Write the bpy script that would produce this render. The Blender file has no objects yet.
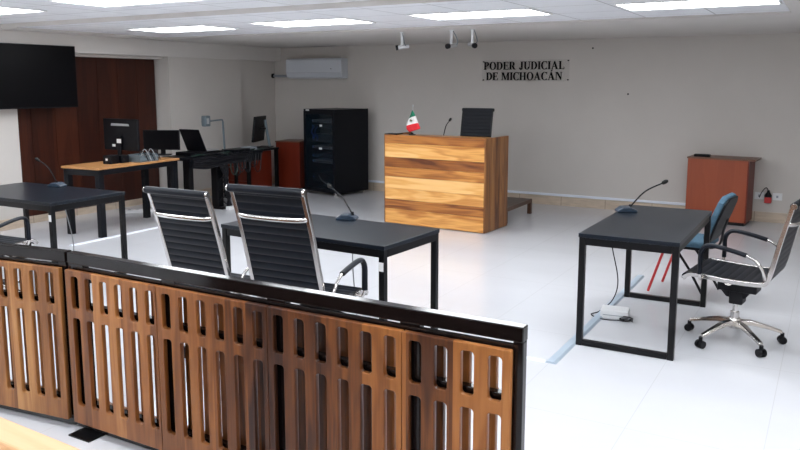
import bpy, bmesh, math, random
from math import sin, cos, pi, radians as RAD, sqrt
from mathutils import Vector, Matrix
random.seed(7)
S = bpy.context.scene
COL = S.collection

# ------------------------------------------------------------------ helpers
class MB:
    """collects shapes, then links them as one mesh object"""
    def __init__(s):
        s.v = []; s.f = []; s.sm = []; s.mi = []
    def add(s, vs, fs, smooth=False, mi=0, M=None):
        b = len(s.v)
        for p in vs:
            p = Vector(p)
            s.v.append(M @ p if M else p)
        for f in fs:
            s.f.append([b + i for i in f]); s.sm.append(smooth); s.mi.append(mi)
        return s
    def box(s, x0, x1, y0, y1, z0, z1, mi=0, M=None):
        vs = [(x, y, z) for z in (z0, z1) for y in (y0, y1) for x in (x0, x1)]
        fs = [(0, 2, 3, 1), (4, 5, 7, 6), (0, 1, 5, 4), (2, 6, 7, 3), (0, 4, 6, 2), (1, 3, 7, 5)]
        return s.add(vs, fs, False, mi, M)
    def prism(s, poly, a, b, axis='z', mi=0, M=None, smooth=False):
        """extrude 2D polygon between a and b along axis"""
        n = len(poly)
        def P(p, t):
            if axis == 'z': return (p[0], p[1], t)
            if axis == 'y': return (p[0], t, p[1])
            return (t, p[0], p[1])
        vs = [P(p, a) for p in poly] + [P(p, b) for p in poly]
        s.add(vs, [list(range(n))[::-1], list(range(n, 2 * n))], False, mi, M)
        vs2 = vs
        s.add(vs2, [(i, (i + 1) % n, n + (i + 1) % n, n + i) for i in range(n)], smooth, mi, M)
        return s
    def cyl(s, p0, p1, r0, r1=None, n=16, mi=0, M=None, caps=True):
        r1 = r0 if r1 is None else r1
        p0 = Vector(p0); p1 = Vector(p1); d = (p1 - p0).normalized()
        u = d.orthogonal().normalized(); w = d.cross(u)
        vs = []
        for p, r in ((p0, r0), (p1, r1)):
            for i in range(n):
                a = 2 * pi * i / n
                vs.append(p + u * (r * cos(a)) + w * (r * sin(a)))
        s.add(vs, [(i, (i + 1) % n, n + (i + 1) % n, n + i) for i in range(n)], True, mi, M)
        if caps:
            s.add(vs, [list(range(n))[::-1], list(range(n, 2 * n))], False, mi, M)
        return s
    def lathe(s, prof, n=20, mi=0, M=None):
        vs = []
        for r, z in prof:
            for i in range(n):
                a = 2 * pi * i / n
                vs.append((r * cos(a), r * sin(a), z))
        fs = []
        for k in range(len(prof) - 1):
            for i in range(n):
                fs.append((k * n + i, k * n + (i + 1) % n, (k + 1) * n + (i + 1) % n, (k + 1) * n + i))
        s.add(vs, fs, True, mi, M)
        s.add(vs, [list(range(n))[::-1], list(range((len(prof) - 1) * n, len(prof) * n))], False, mi, M)
        return s
    def tube(s, pts, r, n=8, sub=6, mi=0, M=None, rz=None):
        """round or (rz given) elliptical tube along a smoothed path"""
        P = smooth_path(pts, sub)
        if rz is None: rz = r
        N = len(P); vs = []
        up = None
        for i, p in enumerate(P):
            t = (P[min(i + 1, N - 1)] - P[max(i - 1, 0)]).normalized()
            if up is None:
                up = Vector((0, 0, 1)) if abs(t.z) < .9 else Vector((1, 0, 0))
            u = (up - t * up.dot(t)).normalized(); w = t.cross(u); up = u
            for k in range(n):
                a = 2 * pi * k / n
                vs.append(p + u * (rz * cos(a)) + w * (r * sin(a)))
        fs = [(i * n + k, i * n + (k + 1) % n, (i + 1) * n + (k + 1) % n, (i + 1) * n + k) for i in range(N - 1) for k in range(n)]
        s.add(vs, fs, True, mi, M)
        s.add(vs, [list(range(n))[::-1], list(range((N - 1) * n, N * n))], False, mi, M)
        return s
    def ribbon(s, path, x0, x1, t, mi=0, M=None, ripple=None, sub=6):
        """plate following a (y,z) path, from x0 to x1, thickness t; ripple = (amplitude, pitch)"""
        P = smooth_path([(0, a, b) for a, b in path], sub)
        L = [0.]
        for i in range(1, len(P)): L.append(L[-1] + (P[i] - P[i - 1]).length)
        if ripple:
            m = int(L[-1] / ripple[1] * 8); Q = []
            for j in range(m + 1):
                d = L[-1] * j / m; i = 0
                while i < len(L) - 2 and L[i + 1] < d: i += 1
                Q.append(P[i].lerp(P[i + 1], (d - L[i]) / max(1e-9, L[i + 1] - L[i])))
            P = Q; L = [L[-1] * j / m for j in range(m + 1)]
        N = len(P); vs = []
        for i, p in enumerate(P):
            tg = (P[min(i + 1, N - 1)] - P[max(i - 1, 0)]).normalized()
            nr = Vector((0, -tg.z, tg.y))
            o = 0
            if ripple: o = ripple[0] * (abs(sin(pi * L[i] / ripple[1])) ** .6)
            for x in (x0, x1):
                vs.append(Vector((x, 0, 0)) + p + nr * (t / 2 + o)); vs.append(Vector((x, 0, 0)) + p - nr * (t / 2 + o))
        fs = []
        for i in range(N - 1):
            a = 4 * i; b = 4 * (i + 1)
            fs += [(a, b, b + 2, a + 2), (a + 1, a + 3, b + 3, b + 1), (a, a + 1, b + 1, b), (a + 2, b + 2, b + 3, a + 3)]
        s.add(vs, fs, bool(ripple) or True, mi, M)
        e = 4 * (N - 1)
        s.add(vs, [(0, 2, 3, 1), (e, e + 1, e + 3, e + 2)], False, mi, M)
        return s
    def build(s, name, mats, parent=None, bevel=0, seg=2):
        me = bpy.data.meshes.new(name)
        me.from_pydata([tuple(v) for v in s.v], [], s.f)
        for i, p in enumerate(me.polygons):
            p.use_smooth = s.sm[i]; p.material_index = s.mi[i]
        if not isinstance(mats, (list, tuple)): mats = [mats]
        for m in mats: me.materials.append(m)
        bm = bmesh.new(); bm.from_mesh(me)
        bmesh.ops.remove_doubles(bm, verts=bm.verts, dist=1e-5)
        bmesh.ops.recalc_face_normals(bm, faces=bm.faces)
        for e in bm.edges:
            if len(e.link_faces) == 2 and e.calc_face_angle(0) > RAD(38): e.smooth = False
        bm.to_mesh(me); bm.free()
        o = bpy.data.objects.new(name, me); COL.objects.link(o)
        if parent: o.parent = parent
        if bevel:
            b = o.modifiers.new('bevel', 'BEVEL'); b.width = bevel; b.segments = seg; b.limit_method = 'ANGLE'; b.angle_limit = RAD(40)
        return o

def smooth_path(pts, sub):
    P = [Vector(p) for p in pts]
    if len(P) < 3 or sub < 2: return P
    out = []
    for i in range(len(P) - 1):
        a = P[max(i - 1, 0)]; b = P[i]; c = P[i + 1]; d = P[min(i + 2, len(P) - 1)]
        for k in range(sub):
            t = k / sub
            out.append(.5 * ((2 * b) + (c - a) * t + (2 * a - 5 * b + 4 * c - d) * t * t + (3 * b - a - 3 * c + d) * t ** 3))
    out.append(P[-1]); return out

def thing(name, label, cat, loc=(0, 0, 0), rz=0, group=None):
    o = bpy.data.objects.new(name, None); COL.objects.link(o)
    o.empty_display_size = .1
    o.location = loc; o.rotation_euler = (0, 0, RAD(rz))
    return tag(o, label, cat, group)
def tag(o, label, cat, group=None):
    o['label'] = label; o['category'] = cat
    if group: o['group'] = group
    return o
def struct(o):
    o['kind'] = 'structure'; return o
def dup(root, loc, rz, label, group=None, scale=1):
    r = root.copy(); COL.objects.link(r); r.location = loc; r.rotation_euler = (0, 0, RAD(rz)); r['label'] = label
    r.scale = (scale,) * 3
    if group: r['group'] = group
    for ch in list(root.children):
        c = ch.copy(); COL.objects.link(c); c.parent = r
        for g in list(ch.children):
            d = g.copy(); COL.objects.link(d); d.parent = c
    return r

# ------------------------------------------------------------------ materials
def mat(name, col=(.5, .5, .5), rough=.5, metal=0, spec=.5, noise=0, nscale=8, bump=0, emit=0, coat=0):
    m = bpy.data.materials.new(name); m.use_nodes = True
    nt = m.node_tree; b = nt.nodes['Principled BSDF']
    b.inputs['Base Color'].default_value = (*col, 1); b.inputs['Roughness'].default_value = rough
    b.inputs['Metallic'].default_value = metal; b.inputs['Specular IOR Level'].default_value = spec
    b.inputs['Coat Weight'].default_value = coat
    if emit:
        b.inputs['Emission Color'].default_value = (*col, 1); b.inputs['Emission Strength'].default_value = emit
    tc = nt.nodes.new('ShaderNodeTexCoord')
    n = nt.nodes.new('ShaderNodeTexNoise'); n.inputs['Scale'].default_value = nscale; n.inputs['Detail'].default_value = 5
    nt.links.new(tc.outputs['Object'], n.inputs['Vector'])
    if noise:
        r = nt.nodes.new('ShaderNodeValToRGB')
        r.color_ramp.elements[0].position = .3; r.color_ramp.elements[1].position = .7
        r.color_ramp.elements[0].color = (*[c * (1 - noise) for c in col], 1)
        r.color_ramp.elements[1].color = (*[min(1, c * (1 + noise)) for c in col], 1)
        nt.links.new(n.outputs['Fac'], r.inputs['Fac']); nt.links.new(r.outputs['Color'], b.inputs['Base Color'])
    if bump:
        bp = nt.nodes.new('ShaderNodeBump'); bp.inputs['Strength'].default_value = bump; bp.inputs['Distance'].default_value = .003
        nt.links.new(n.outputs['Fac'], bp.inputs['Height']); nt.links.new(bp.outputs['Normal'], b.inputs['Normal'])
    return m

def wood(name, stops, grain='x', plank=None, attr=False, rough=.4, scale=1., spec=.4, seed=0., coat=0, ringk=.055, tonek=.55):
    """stops = ramp colours dark..light. grain axis; plank = (axis, width) for board tone; attr = tone from face attribute"""
    m = bpy.data.materials.new(name); m.use_nodes = True
    nt = m.node_tree; N = nt.nodes; L = nt.links; b = N['Principled BSDF']
    b.inputs['Roughness'].default_value = rough; b.inputs['Specular IOR Level'].default_value = spec; b.inputs['Coat Weight'].default_value = coat
    tc = N.new('ShaderNodeTexCoord')
    if attr:
        a = N.new('ShaderNodeAttribute'); a.attribute_name = 'tone'; tone = a.outputs['Fac']
    elif plank:
        sp = N.new('ShaderNodeSeparateXYZ'); L.new(tc.outputs['Object'], sp.inputs[0])
        d = N.new('ShaderNodeMath'); d.operation = 'MULTIPLY_ADD'; L.new(sp.outputs['XYZ'.index(plank[0].upper())], d.inputs[0])
        d.inputs[1].default_value = 1 / plank[1]; d.inputs[2].default_value = seed
        fl = N.new('ShaderNodeMath'); fl.operation = 'FLOOR'; L.new(d.outputs[0], fl.inputs[0])
        wn = N.new('ShaderNodeTexWhiteNoise'); wn.noise_dimensions = '1D'; L.new(fl.outputs[0], wn.inputs['W']); tone = wn.outputs['Value']
    else:
        v = N.new('ShaderNodeValue'); v.outputs[0].default_value = .5; tone = v.outputs[0]
    off = N.new('ShaderNodeMath'); off.operation = 'MULTIPLY_ADD'; L.new(tone, off.inputs[0]); off.inputs[1].default_value = 37.; off.inputs[2].default_value = seed
    cv = N.new('ShaderNodeCombineXYZ')
    for i in range(3): L.new(off.outputs[0], cv.inputs[i])
    add = N.new('ShaderNodeVectorMath'); add.operation = 'ADD'; L.new(tc.outputs['Object'], add.inputs[0]); L.new(cv.outputs[0], add.inputs[1])
    mp = N.new('ShaderNodeMapping'); L.new(add.outputs[0], mp.inputs['Vector'])
    sc = [9 * scale] * 3; sc['xyz'.index(grain)] = 1.1 * scale; mp.inputs['Scale'].default_value = sc
    n1 = N.new('ShaderNodeTexNoise'); n1.inputs['Scale'].default_value = 1.; n1.inputs['Detail'].default_value = 3; n1.inputs['Distortion'].default_value = .6
    L.new(mp.outputs[0], n1.inputs['Vector'])
    # growth rings: sine of the low noise
    mu = N.new('ShaderNodeMath'); mu.operation = 'MULTIPLY'; L.new(n1.outputs['Fac'], mu.inputs[0]); mu.inputs[1].default_value = 38
    si = N.new('ShaderNodeMath'); si.operation = 'SINE'; L.new(mu.outputs[0], si.inputs[0])
    mp2 = N.new('ShaderNodeMapping'); L.new(add.outputs[0], mp2.inputs['Vector'])
    sc = [120 * scale] * 3; sc['xyz'.index(grain)] = 4 * scale; mp2.inputs['Scale'].default_value = sc
    n2 = N.new('ShaderNodeTexNoise'); n2.inputs['Scale'].default_value = 1.; n2.inputs['Detail'].default_value = 4
    L.new(mp2.outputs[0], n2.inputs['Vector'])
    def ma(a_, k, c_):
        q = N.new('ShaderNodeMath'); q.operation = 'MULTIPLY_ADD'; L.new(a_, q.inputs[0]); q.inputs[1].default_value = k
        if isinstance(c_, (int, float)): q.inputs[2].default_value = c_
        else: L.new(c_, q.inputs[2])
        return q.outputs[0]
    x = ma(tone, tonek, .255 - tonek / 2); x = ma(n1.outputs['Fac'], .6, x); x = ma(si.outputs[0], ringk, x); x = ma(n2.outputs['Fac'], .26, x)
    x = ma(x, 1., -.2)
    r = N.new('ShaderNodeValToRGB'); L.new(x, r.inputs['Fac'])
    els = r.color_ramp.elements
    while len(els) < len(stops): els.new(.5)
    for i, c in enumerate(stops):
        els[i].position = .12 + .76 * i / (len(stops) - 1); els[i].color = (*c, 1)
    L.new(r.outputs['Color'], b.inputs['Base Color'])
    bp = N.new('ShaderNodeBump'); bp.inputs['Strength'].default_value = .12; bp.inputs['Distance'].default_value = .002
    L.new(n2.outputs['Fac'], bp.inputs['Height']); L.new(bp.outputs['Normal'], b.inputs['Normal'])
    return m

def grid_mat(name, col, line, pitch, org, lw, rough, axes=('x', 'y'), noise=.03, spec=.5, bumpn=0, nsc=(1.5, 1.5, 1.5), coat=0):
    """flat surface with thin joint lines on a world grid"""
    m = bpy.data.materials.new(name); m.use_nodes = True
    nt = m.node_tree; N = nt.nodes; L = nt.links; b = N['Principled BSDF']
    b.inputs['Roughness'].default_value = rough; b.inputs['Specular IOR Level'].default_value = spec; b.inputs['Coat Weight'].default_value = coat
    b.inputs['Coat Roughness'].default_value = .06
    g = N.new('ShaderNodeNewGeometry'); sp = N.new('ShaderNodeSeparateXYZ'); L.new(g.outputs['Position'], sp.inputs[0])
    ms = []
    for ax, p, o in zip(axes, pitch, org):
        q = N.new('ShaderNodeMath'); q.operation = 'SUBTRACT'; L.new(sp.outputs['xyz'.index(ax)], q.inputs[0]); q.inputs[1].default_value = o - p * 1000 - p / 2
        w = N.new('ShaderNodeMath'); w.operation = 'MODULO'; L.new(q.outputs[0], w.inputs[0]); w.inputs[1].default_value = p
        d = N.new('ShaderNodeMath'); d.operation = 'SUBTRACT'; L.new(w.outputs[0], d.inputs[0]); d.inputs[1].default_value = p / 2
        a = N.new('ShaderNodeMath'); a.operation = 'ABSOLUTE'; L.new(d.outputs[0], a.inputs[0])
        c = N.new('ShaderNodeMath'); c.operation = 'LESS_THAN'; L.new(a.outputs[0], c.inputs[0]); c.inputs[1].default_value = lw / 2
        ms.append(c.outputs[0])
    x = ms[0]
    if len(ms) > 1:
        mx = N.new('ShaderNodeMath'); mx.operation = 'MAXIMUM'; L.new(ms[0], mx.inputs[0]); L.new(ms[1], mx.inputs[1]); x = mx.outputs[0]
    mp = N.new('ShaderNodeMapping'); mp.inputs['Scale'].default_value = nsc; L.new(g.outputs['Position'], mp.inputs['Vector'])
    n = N.new('ShaderNodeTexNoise'); n.inputs['Scale'].default_value = 1.; n.inputs['Detail'].default_value = 6; L.new(mp.outputs[0], n.inputs['Vector'])
    r = N.new('ShaderNodeValToRGB'); L.new(n.outputs['Fac'], r.inputs['Fac'])
    r.color_ramp.elements[0].position = .3; r.color_ramp.elements[1].position = .7
    r.color_ramp.elements[0].color = (*[c_ * (1 - noise) for c_ in col], 1); r.color_ramp.elements[1].color = (*[min(1, c_ * (1 + noise)) for c_ in col], 1)
    mix = N.new('ShaderNodeMix'); mix.data_type = 'RGBA'; L.new(x, mix.inputs['Factor']); L.new(r.outputs['Color'], mix.inputs['A']); mix.inputs['B'].default_value = (*line, 1)
    L.new(mix.outputs['Result'], b.inputs['Base Color'])
    return m

M = {}
M['floor'] = grid_mat('floor_tile', (.66, .668, .70), (.57, .57, .59), (.63, 1.26), (-.817, 3.72), .004, .15, noise=.025, spec=.5, nsc=(.8, 2.2, 1))
M['wall'] = mat('painted_wall', (.61, .575, .54), .75, noise=.02, nscale=2, spec=.2)
M['soffit'] = mat('painted_soffit', (.68, .65, .62), .75, noise=.02, nscale=2, spec=.2)
M['ceil'] = grid_mat('ceiling_tile', (.87, .88, .91), (.5, .5, .51), (.6225, .62), (-2.27, 6.19), .012, .8, noise=.02, spec=.2, nsc=(12, 12, 12))
M['skirt'] = grid_mat('skirting_tile', (.56, .46, .36), (.36, .28, .22), (.63,), (-.817,), .01, .35, axes=('x',), noise=.12, nsc=(7, 7, 40))
M['skirt_y'] = grid_mat('skirting_tile_side', (.56, .46, .36), (.36, .28, .22), (.63,), (.2,), .01, .35, axes=('y',), noise=.12, nsc=(7, 7, 40))
M['conduit'] = mat('white_plastic_trunking', (.82, .86, .95), .4)
M['light'] = mat('lamp_diffuser', (.93, .965, 1.), .5, emit=13.)
M['lframe'] = mat('lamp_frame', (.8, .8, .8), .4)
M['black'] = mat('black_paint', (.003, .004, .007), .4, spec=.2, noise=.2, nscale=20)
M['tabletop'] = mat('black_table_laminate', (.007, .011, .018), .28, noise=.15, nscale=30, spec=.3)
M['blackmetal'] = mat('black_steel', (.003, .003, .004), .35, spec=.25)
M['railsteel'] = mat('black_rail_steel', (.006, .004, .004), .12, spec=.4)
M['plastic'] = mat('black_plastic', (.004, .004, .006), .45, spec=.22, noise=.15, nscale=30)
M['screen'] = mat('dark_screen', (.002, .002, .003), .35, spec=.12)
M['leather'] = mat('black_leather', (.003, .005, .010), .42, spec=.25, noise=.2, nscale=40, bump=.15)
M['chrome'] = mat('chrome', (.60, .58, .56), .14, metal=1)
M['alu'] = mat('polished_aluminium', (.7, .7, .7), .2, metal=1)
M['white'] = mat('white_plastic', (.78, .79, .8), .4)
M['greyplastic'] = mat('grey_plastic', (.3, .33, .37), .4)
M['micgrey'] = mat('blue_grey_plastic', (.02, .036, .06), .3)
M['foam'] = mat('foam_black', (.01, .01, .01), .9, noise=.3, nscale=150, bump=.5)
M['blue'] = mat('blue_upholstery', (.06, .13, .19), .8, noise=.12, nscale=60, bump=.3)
M['redpaint'] = mat('red_painted_steel', (.55, .03, .03), .35)
M['sticker'] = mat('paper_sticker', (.8, .8, .8), .6)
M['cablewhite'] = mat('light_grey_cable', (.30, .31, .32), .5)
M['cableblack'] = mat('dark_cable', (.006, .006, .009), .5, spec=.3)
M['bluecable'] = mat('blue_cable', (.03, .07, .35), .5)
M['cablegreen'] = mat('green_cable', (.008, .03, .022), .5)
M['flagg'] = mat('green_cloth', (.0, .14, .07), .8, noise=.08, nscale=30)
M['flagw'] = mat('white_cloth', (.78, .76, .74), .8)
M['flagr'] = mat('red_cloth', (.68, .02, .03), .8, noise=.08, nscale=30)
M['emblem'] = mat('emblem_brown', (.12, .08, .03), .8)
M['emblemg'] = mat('emblem_green', (.06, .14, .05), .8)
M['silver'] = mat('silver_metal', (.6, .62, .64), .3, metal=.8)
M['arm'] = mat('blue_grey_metal', (.15, .19, .215), .35, metal=.3)
M['ac'] = mat('ac_plastic', (.62, .65, .70), .35)
M['letter'] = mat('black_letter', (.003, .003, .003), .6, spec=.1)
M['cover'] = mat('pale_blue_plastic', (.42, .50, .58), .4)
M['led'] = mat('blue_led', (.1, .3, 1.), .4, emit=.8)

TEAK = [(.035, .010, .004), (.14, .048, .016), (.30, .12, .038), (.47, .22, .075), (.62, .33, .13)]
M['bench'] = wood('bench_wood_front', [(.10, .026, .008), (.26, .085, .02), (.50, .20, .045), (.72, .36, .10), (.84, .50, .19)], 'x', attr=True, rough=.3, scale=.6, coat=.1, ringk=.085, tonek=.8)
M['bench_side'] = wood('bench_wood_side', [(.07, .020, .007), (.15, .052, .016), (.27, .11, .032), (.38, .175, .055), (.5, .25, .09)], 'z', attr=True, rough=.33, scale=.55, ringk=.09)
M['railwood'] = wood('railing_wood', [(.024, .007, .003), (.10, .031, .008), (.225, .076, .018), (.34, .128, .034), (.46, .205, .064)], 'z', plank=('x', .19), rough=.33, scale=.75, seed=3.3)
M['railwood_l'] = wood('railing_wood_left', [(.026, .010, .005), (.10, .035, .012), (.22, .083, .024), (.34, .142, .042), (.47, .23, .08)], 'z', plank=('x', .17), rough=.33, scale=.75, seed=8.1)
M['panel'] = wood('dark_wall_veneer', [(.014, .003, .002), (.035, .007, .003), (.06, .013, .005), (.085, .02, .007)], 'z', plank=('y', .36), rough=.35, scale=.5, seed=1.7, tonek=.22)
M['cherry'] = wood('cherry_laminate', [(.26, .055, .022), (.33, .072, .028), (.39, .09, .036)], 'z', rough=.4, scale=.6, seed=5.)
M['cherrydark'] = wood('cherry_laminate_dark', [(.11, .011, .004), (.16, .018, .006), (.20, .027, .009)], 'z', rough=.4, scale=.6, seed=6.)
M['cherrytop'] = wood('cherry_edge', [(.12, .05, .03), (.17, .075, .045), (.2, .09, .055)], 'x', rough=.4, scale=.6, seed=6.)
M['desk'] = wood('amber_desk_wood', [(.34, .15, .05), (.46, .22, .08), (.58, .30, .12)], 'y', rough=.35, scale=.8, seed=2.)
M['platform'] = wood('platform_wood', [(.045, .022, .014), (.09, .045, .028), (.14, .07, .045)], 'x', rough=.35, scale=.8, seed=2.)
M['pew'] = wood('pale_pew_wood', [(.50, .26, .12), (.66, .38, .19), (.76, .48, .27)], 'x', rough=.4, scale=.8, seed=9.)

def glass(name, tint, alpha, rough=.05):
    m = bpy.data.materials.new(name); m.use_nodes = True; nt = m.node_tree; N = nt.nodes; L = nt.links
    b = N['Principled BSDF']; b.inputs['Base Color'].default_value = (*tint, 1); b.inputs['Roughness'].default_value = rough
    b.inputs['Alpha'].default_value = alpha
    return m
M['acrylic'] = glass('clear_acrylic', (.5, .48, .46), .04, .15)
M['rackglass'] = glass('smoked_glass', (.01, .02, .03), .42, .08)

# ------------------------------------------------------------------ room shell
XL, XR, YB, YF = -8.5, 2.2, 10.5, -3.2
WX = -8.66
CF, CN, SO = 2.352, 2.395, 2.334
struct(MB().box(WX - .2, XR + .2, YF - .2, YB + .2, -.1, 0).build('floor', M['floor']))
struct(MB().box(WX - .2, XR + .2, YB, YB + .15, 0, 2.6).build('wall_back', M['wall']))
struct(MB().box(XR, XR + .15, YF, YB, 0, 2.6).build('wall_right', M['wall']))
struct(MB().box(WX - .2, XR + .2, YF - .15, YF, 0, 2.6).build('wall_front', M['wall']))
w = MB()
w.box(WX - .15, XL, YF, 5.66, 0, 2.6)
w.box(WX - .15, -8.385, 7.97, 9.50, 0, 2.6)
w.box(WX - .15, XL, 9.50, YB, 0, 2.6)
w.box(WX - .15, XL, 5.66, 7.97, 2.075, 2.6)
w.box(WX - .2, WX - .03, 5.6, 8.0, 0, 2.2)
struct(w.build('wall_left', M['wall']))
pn = MB(); y = 5.60
for k in range(7):
    y0 = 5.60 + k * .335; pn.box(WX - .03, WX + .012, y0 + .002, min(y0 + .333, 7.96), .09, 2.08)
pn.box(WX - .028, WX + .004, 5.6, 7.95, .05, 2.1)
struct(pn.build('trim_1', M['panel']))
struct(MB().box(XL, -8.355, YF, YB, 2.112, CN + .1).build('trim_2', M['soffit'], bevel=.006))
struct(MB().box(-8.02, -.407, 5.40, 7.60, CF, 2.6).build('ceiling', M['ceil']))
o = MB().box(-8.28, XR, YF, 5.40, CN, 2.6).build('ceiling_front', M['ceil']); struct(o)
sf = MB()
sf.box(XL, XR, 7.60, YB, SO, 2.6); sf.box(XL, -8.02, 5.40, 7.60, SO, 2.6); sf.box(-.407, XR, 5.40, 7.60, SO, 2.6)
sf.box(XL, -8.28, YF, 5.40, SO, 2.6)
struct(sf.build('ceiling_soffit', M['soffit'], bevel=.004))
struct(MB().box(-8.30, XR, 5.392, 5.405, CF, CN + .02).build('trim_3', M['soffit']))
struct(MB().box(XL, XR, YB - .014, YB, 0, .128).build('baseboard_back', M['skirt']))
b = MB(); b.box(-8.385, -8.371, 7.97, 9.50, 0, .128); b.box(XL, XL + .014, 9.50, YB - .014, 0, .128); b.box(XL, XL + .014, YF, 5.66, 0, .128)
b.box(WX, WX + .02, 5.66, 7.97, 0, .09)
struct(b.build('baseboard_left', M['skirt_y']))
struct(MB().box(XR - .014, XR, YF, YB, 0, .128).build('baseboard_right', M['skirt_y']))

tag(MB().box(-8.35, -1.45, YB - .03, YB, .136, .168).build('cable_trunking', M['conduit'], bevel=.004), 'thin white plastic trunking strip running low along the back wall', 'trunking')

# ------------------------------------------------------------------ ceiling lights
def light(x0, x1, y0, y1, z, label, grp):
    t = thing('ceiling_light', label, 'ceiling light', ((x0 + x1) / 2, (y0 + y1) / 2, z), 0, grp)
    a, b_ = (x1 - x0) / 2, (y1 - y0) / 2
    f = MB()
    for X0, X1, Y0, Y1 in ((-a, a, -b_, -b_ + .018), (-a, a, b_ - .018, b_), (-a, -a + .018, -b_ + .018, b_ - .018), (a - .018, a, -b_ + .018, b_ - .018)):
        f.box(X0, X1, Y0, Y1, -.010, .0)
    f.build('frame', M['lframe'], t)
    MB().box(-a + .018, a - .018, -b_ + .018, b_ - .018, -.006, -.001).build('diffuser', M['light'], t)
    return t
G1 = 'glowing panels in the far ceiling row'
light(-1.60, -.43, 6.19, 6.79, CF, 'bright rectangular ceiling panel above the right table, far row, rightmost', G1)
light(-3.47, -2.29, 6.19, 6.79, CF, 'bright ceiling panel in the far row, above and left of the wall sign', G1)
light(-5.34, -4.16, 6.19, 6.79, CF, 'bright rectangular ceiling panel in the far row, second from the left', G1)
light(-7.17, -6.00, 6.19, 6.79, CF, 'bright rectangular ceiling panel in the far row, leftmost, beside the left beam', G1)
G2 = 'glowing panels in the nearer ceiling row'
light(-7.60, -6.40, 4.06, 4.63, CN, 'bright ceiling panel in the top left corner above the television', G2)
light(-5.60, -4.40, 4.06, 4.63, CN, 'bright ceiling panel cut by the top edge, right of the corner one', G2)
G3 = 'ceiling panels over the public side'
for yy in (4.06, 1.9, -.3, -2.2):
    for xx in ((-3.5, -1.4, .7) if yy > 4 else (-7.6, -5.6, -3.5, -1.4, .7)):
        light(xx, xx + 1.2, yy, yy + .57, CN, 'bright rectangular ceiling panel over the public side of the room', G3)

# ------------------------------------------------------------------ wooden railing
def slotted(name, W, H, slots, m, parent, x, y, z, th=.022):
    """panel in XZ with rounded slots; curve outline filled and extruded, then turned into a mesh"""
    cu = bpy.data.curves.new(name, 'CURVE'); cu.dimensions = '2D'; cu.fill_mode = 'BOTH'; cu.extrude = th / 2 - .002; cu.bevel_depth = .002; cu.bevel_resolution = 1
    def loop(x0, x1, z0, z1, r):
        pts = []
        for cx, cz, a0 in ((x1 - r, z1 - r, 0), (x0 + r, z1 - r, 90), (x0 + r, z0 + r, 180), (x1 - r, z0 + r, 270)):
            for k in range(5):
                a = RAD(a0 + 22.5 * k); pts.append((cx + r * cos(a), cz + r * sin(a)))
        sp = cu.splines.new('POLY'); sp.points.add(len(pts) - 1); sp.use_cyclic_u = True
        for i, p in enumerate(pts): sp.points[i].co = (p[0], p[1], 0, 1)
    loop(.002, W - .002, .002, H - .002, .003)
    for s_ in slots: loop(*s_)
    tmp = bpy.data.objects.new('tmp', cu); COL.objects.link(tmp)
    dg = bpy.context.evaluated_depsgraph_get()
    me = bpy.data.meshes.new_from_object(tmp.evaluated_get(dg)); bpy.data.objects.remove(tmp)
    me.transform(Matrix.Translation((x, y, z)) @ Matrix.Rotation(pi / 2, 4, 'X'))
    me.materials.clear(); me.materials.append(m)
    me.name = name
    o = bpy.data.objects.new(name, me); COL.objects.link(o); o.parent = parent
    return o

ZB, ZT = .045, .826
def railing(t, x0, panels, posts, woodm):
    """local X along the rail (from x0 to 0), local y=0 is the frame's front face"""
    R_ = M['railsteel']
    MB().box(x0, 0, -.002, .044, .8495, .904).build('top_rail', R_, t, bevel=.0035)
    MB().box(x0, 0, 0, .04, .006, .044).build('bottom_rail', R_, t, bevel=.003)
    for a, b_ in posts:
        MB().box(a, b_, .002, .038, .044, .851).build('post', R_, t, bevel=.003)
    edges = sorted(posts)
    for (a, b_), (c, d) in zip(edges[:-1], edges[1:]):
        for z0, z1, yb in ((.800, .841, .014), (.605, .655, .036), (.10, .15, .036)):
            MB().box(b_, c, .002, yb, z0, z1).build('inner_bar', R_, t, bevel=.002)
    for p0, p1, sl in panels:
        slots = []
        for c in sl:
            slots.append((c - .028 - p0, c + .028 - p0, .634 - ZB, .800 - ZB, .016))
            slots.append((c - .028 - p0, c + .028 - p0, .140 - ZB, .592 - ZB, .016))
        slotted('wood_panel', p1 - p0 - .003, ZT - ZB, slots, woodm, t, p0, -.0205, ZB, .024)
        slotted('wood_panel', p1 - p0 - .003, .816 - ZB, slots, woodm, t, p0, .0575, ZB, .024)

RX = -.864
t = thing('courtroom_railing', 'long waist-high black steel railing with slotted wooden panels across the foreground', 'railing', (RX, 2.352, 0))
pb = [-3.205, -2.582, -1.948, -1.318, -.893]
sl = [[-3.138 + .1022 * k for k in range(6)], [-2.523 + .1045 * k for k in range(6)], [-1.893 + .1045 * k for k in range(6)], [-1.265 + .104 * k for k in range(4)]]
railing(t, -3.222 - RX, [(pb[i] - RX, pb[i + 1] - RX, [c - RX for c in sl[i]]) for i in range(4)],
        [(a - RX, b_ - RX) for a, b_ in ((-3.222, -3.112), (-2.583, -2.497), (-1.975, -1.882), (-1.347, -1.263), (-.902, -.864))], M['railwood'])
t.location.z = .004
MB().box(-3.185 - RX, -3.035 - RX, -.085, .075, -.005, .004).build('foot_plate', M['blackmetal'], t, bevel=.002)
MB().box(-.97 - RX, -.82 - RX, -.06, .10, -.005, .004).build('foot_plate', M['blackmetal'], t, bevel=.002)

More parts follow.
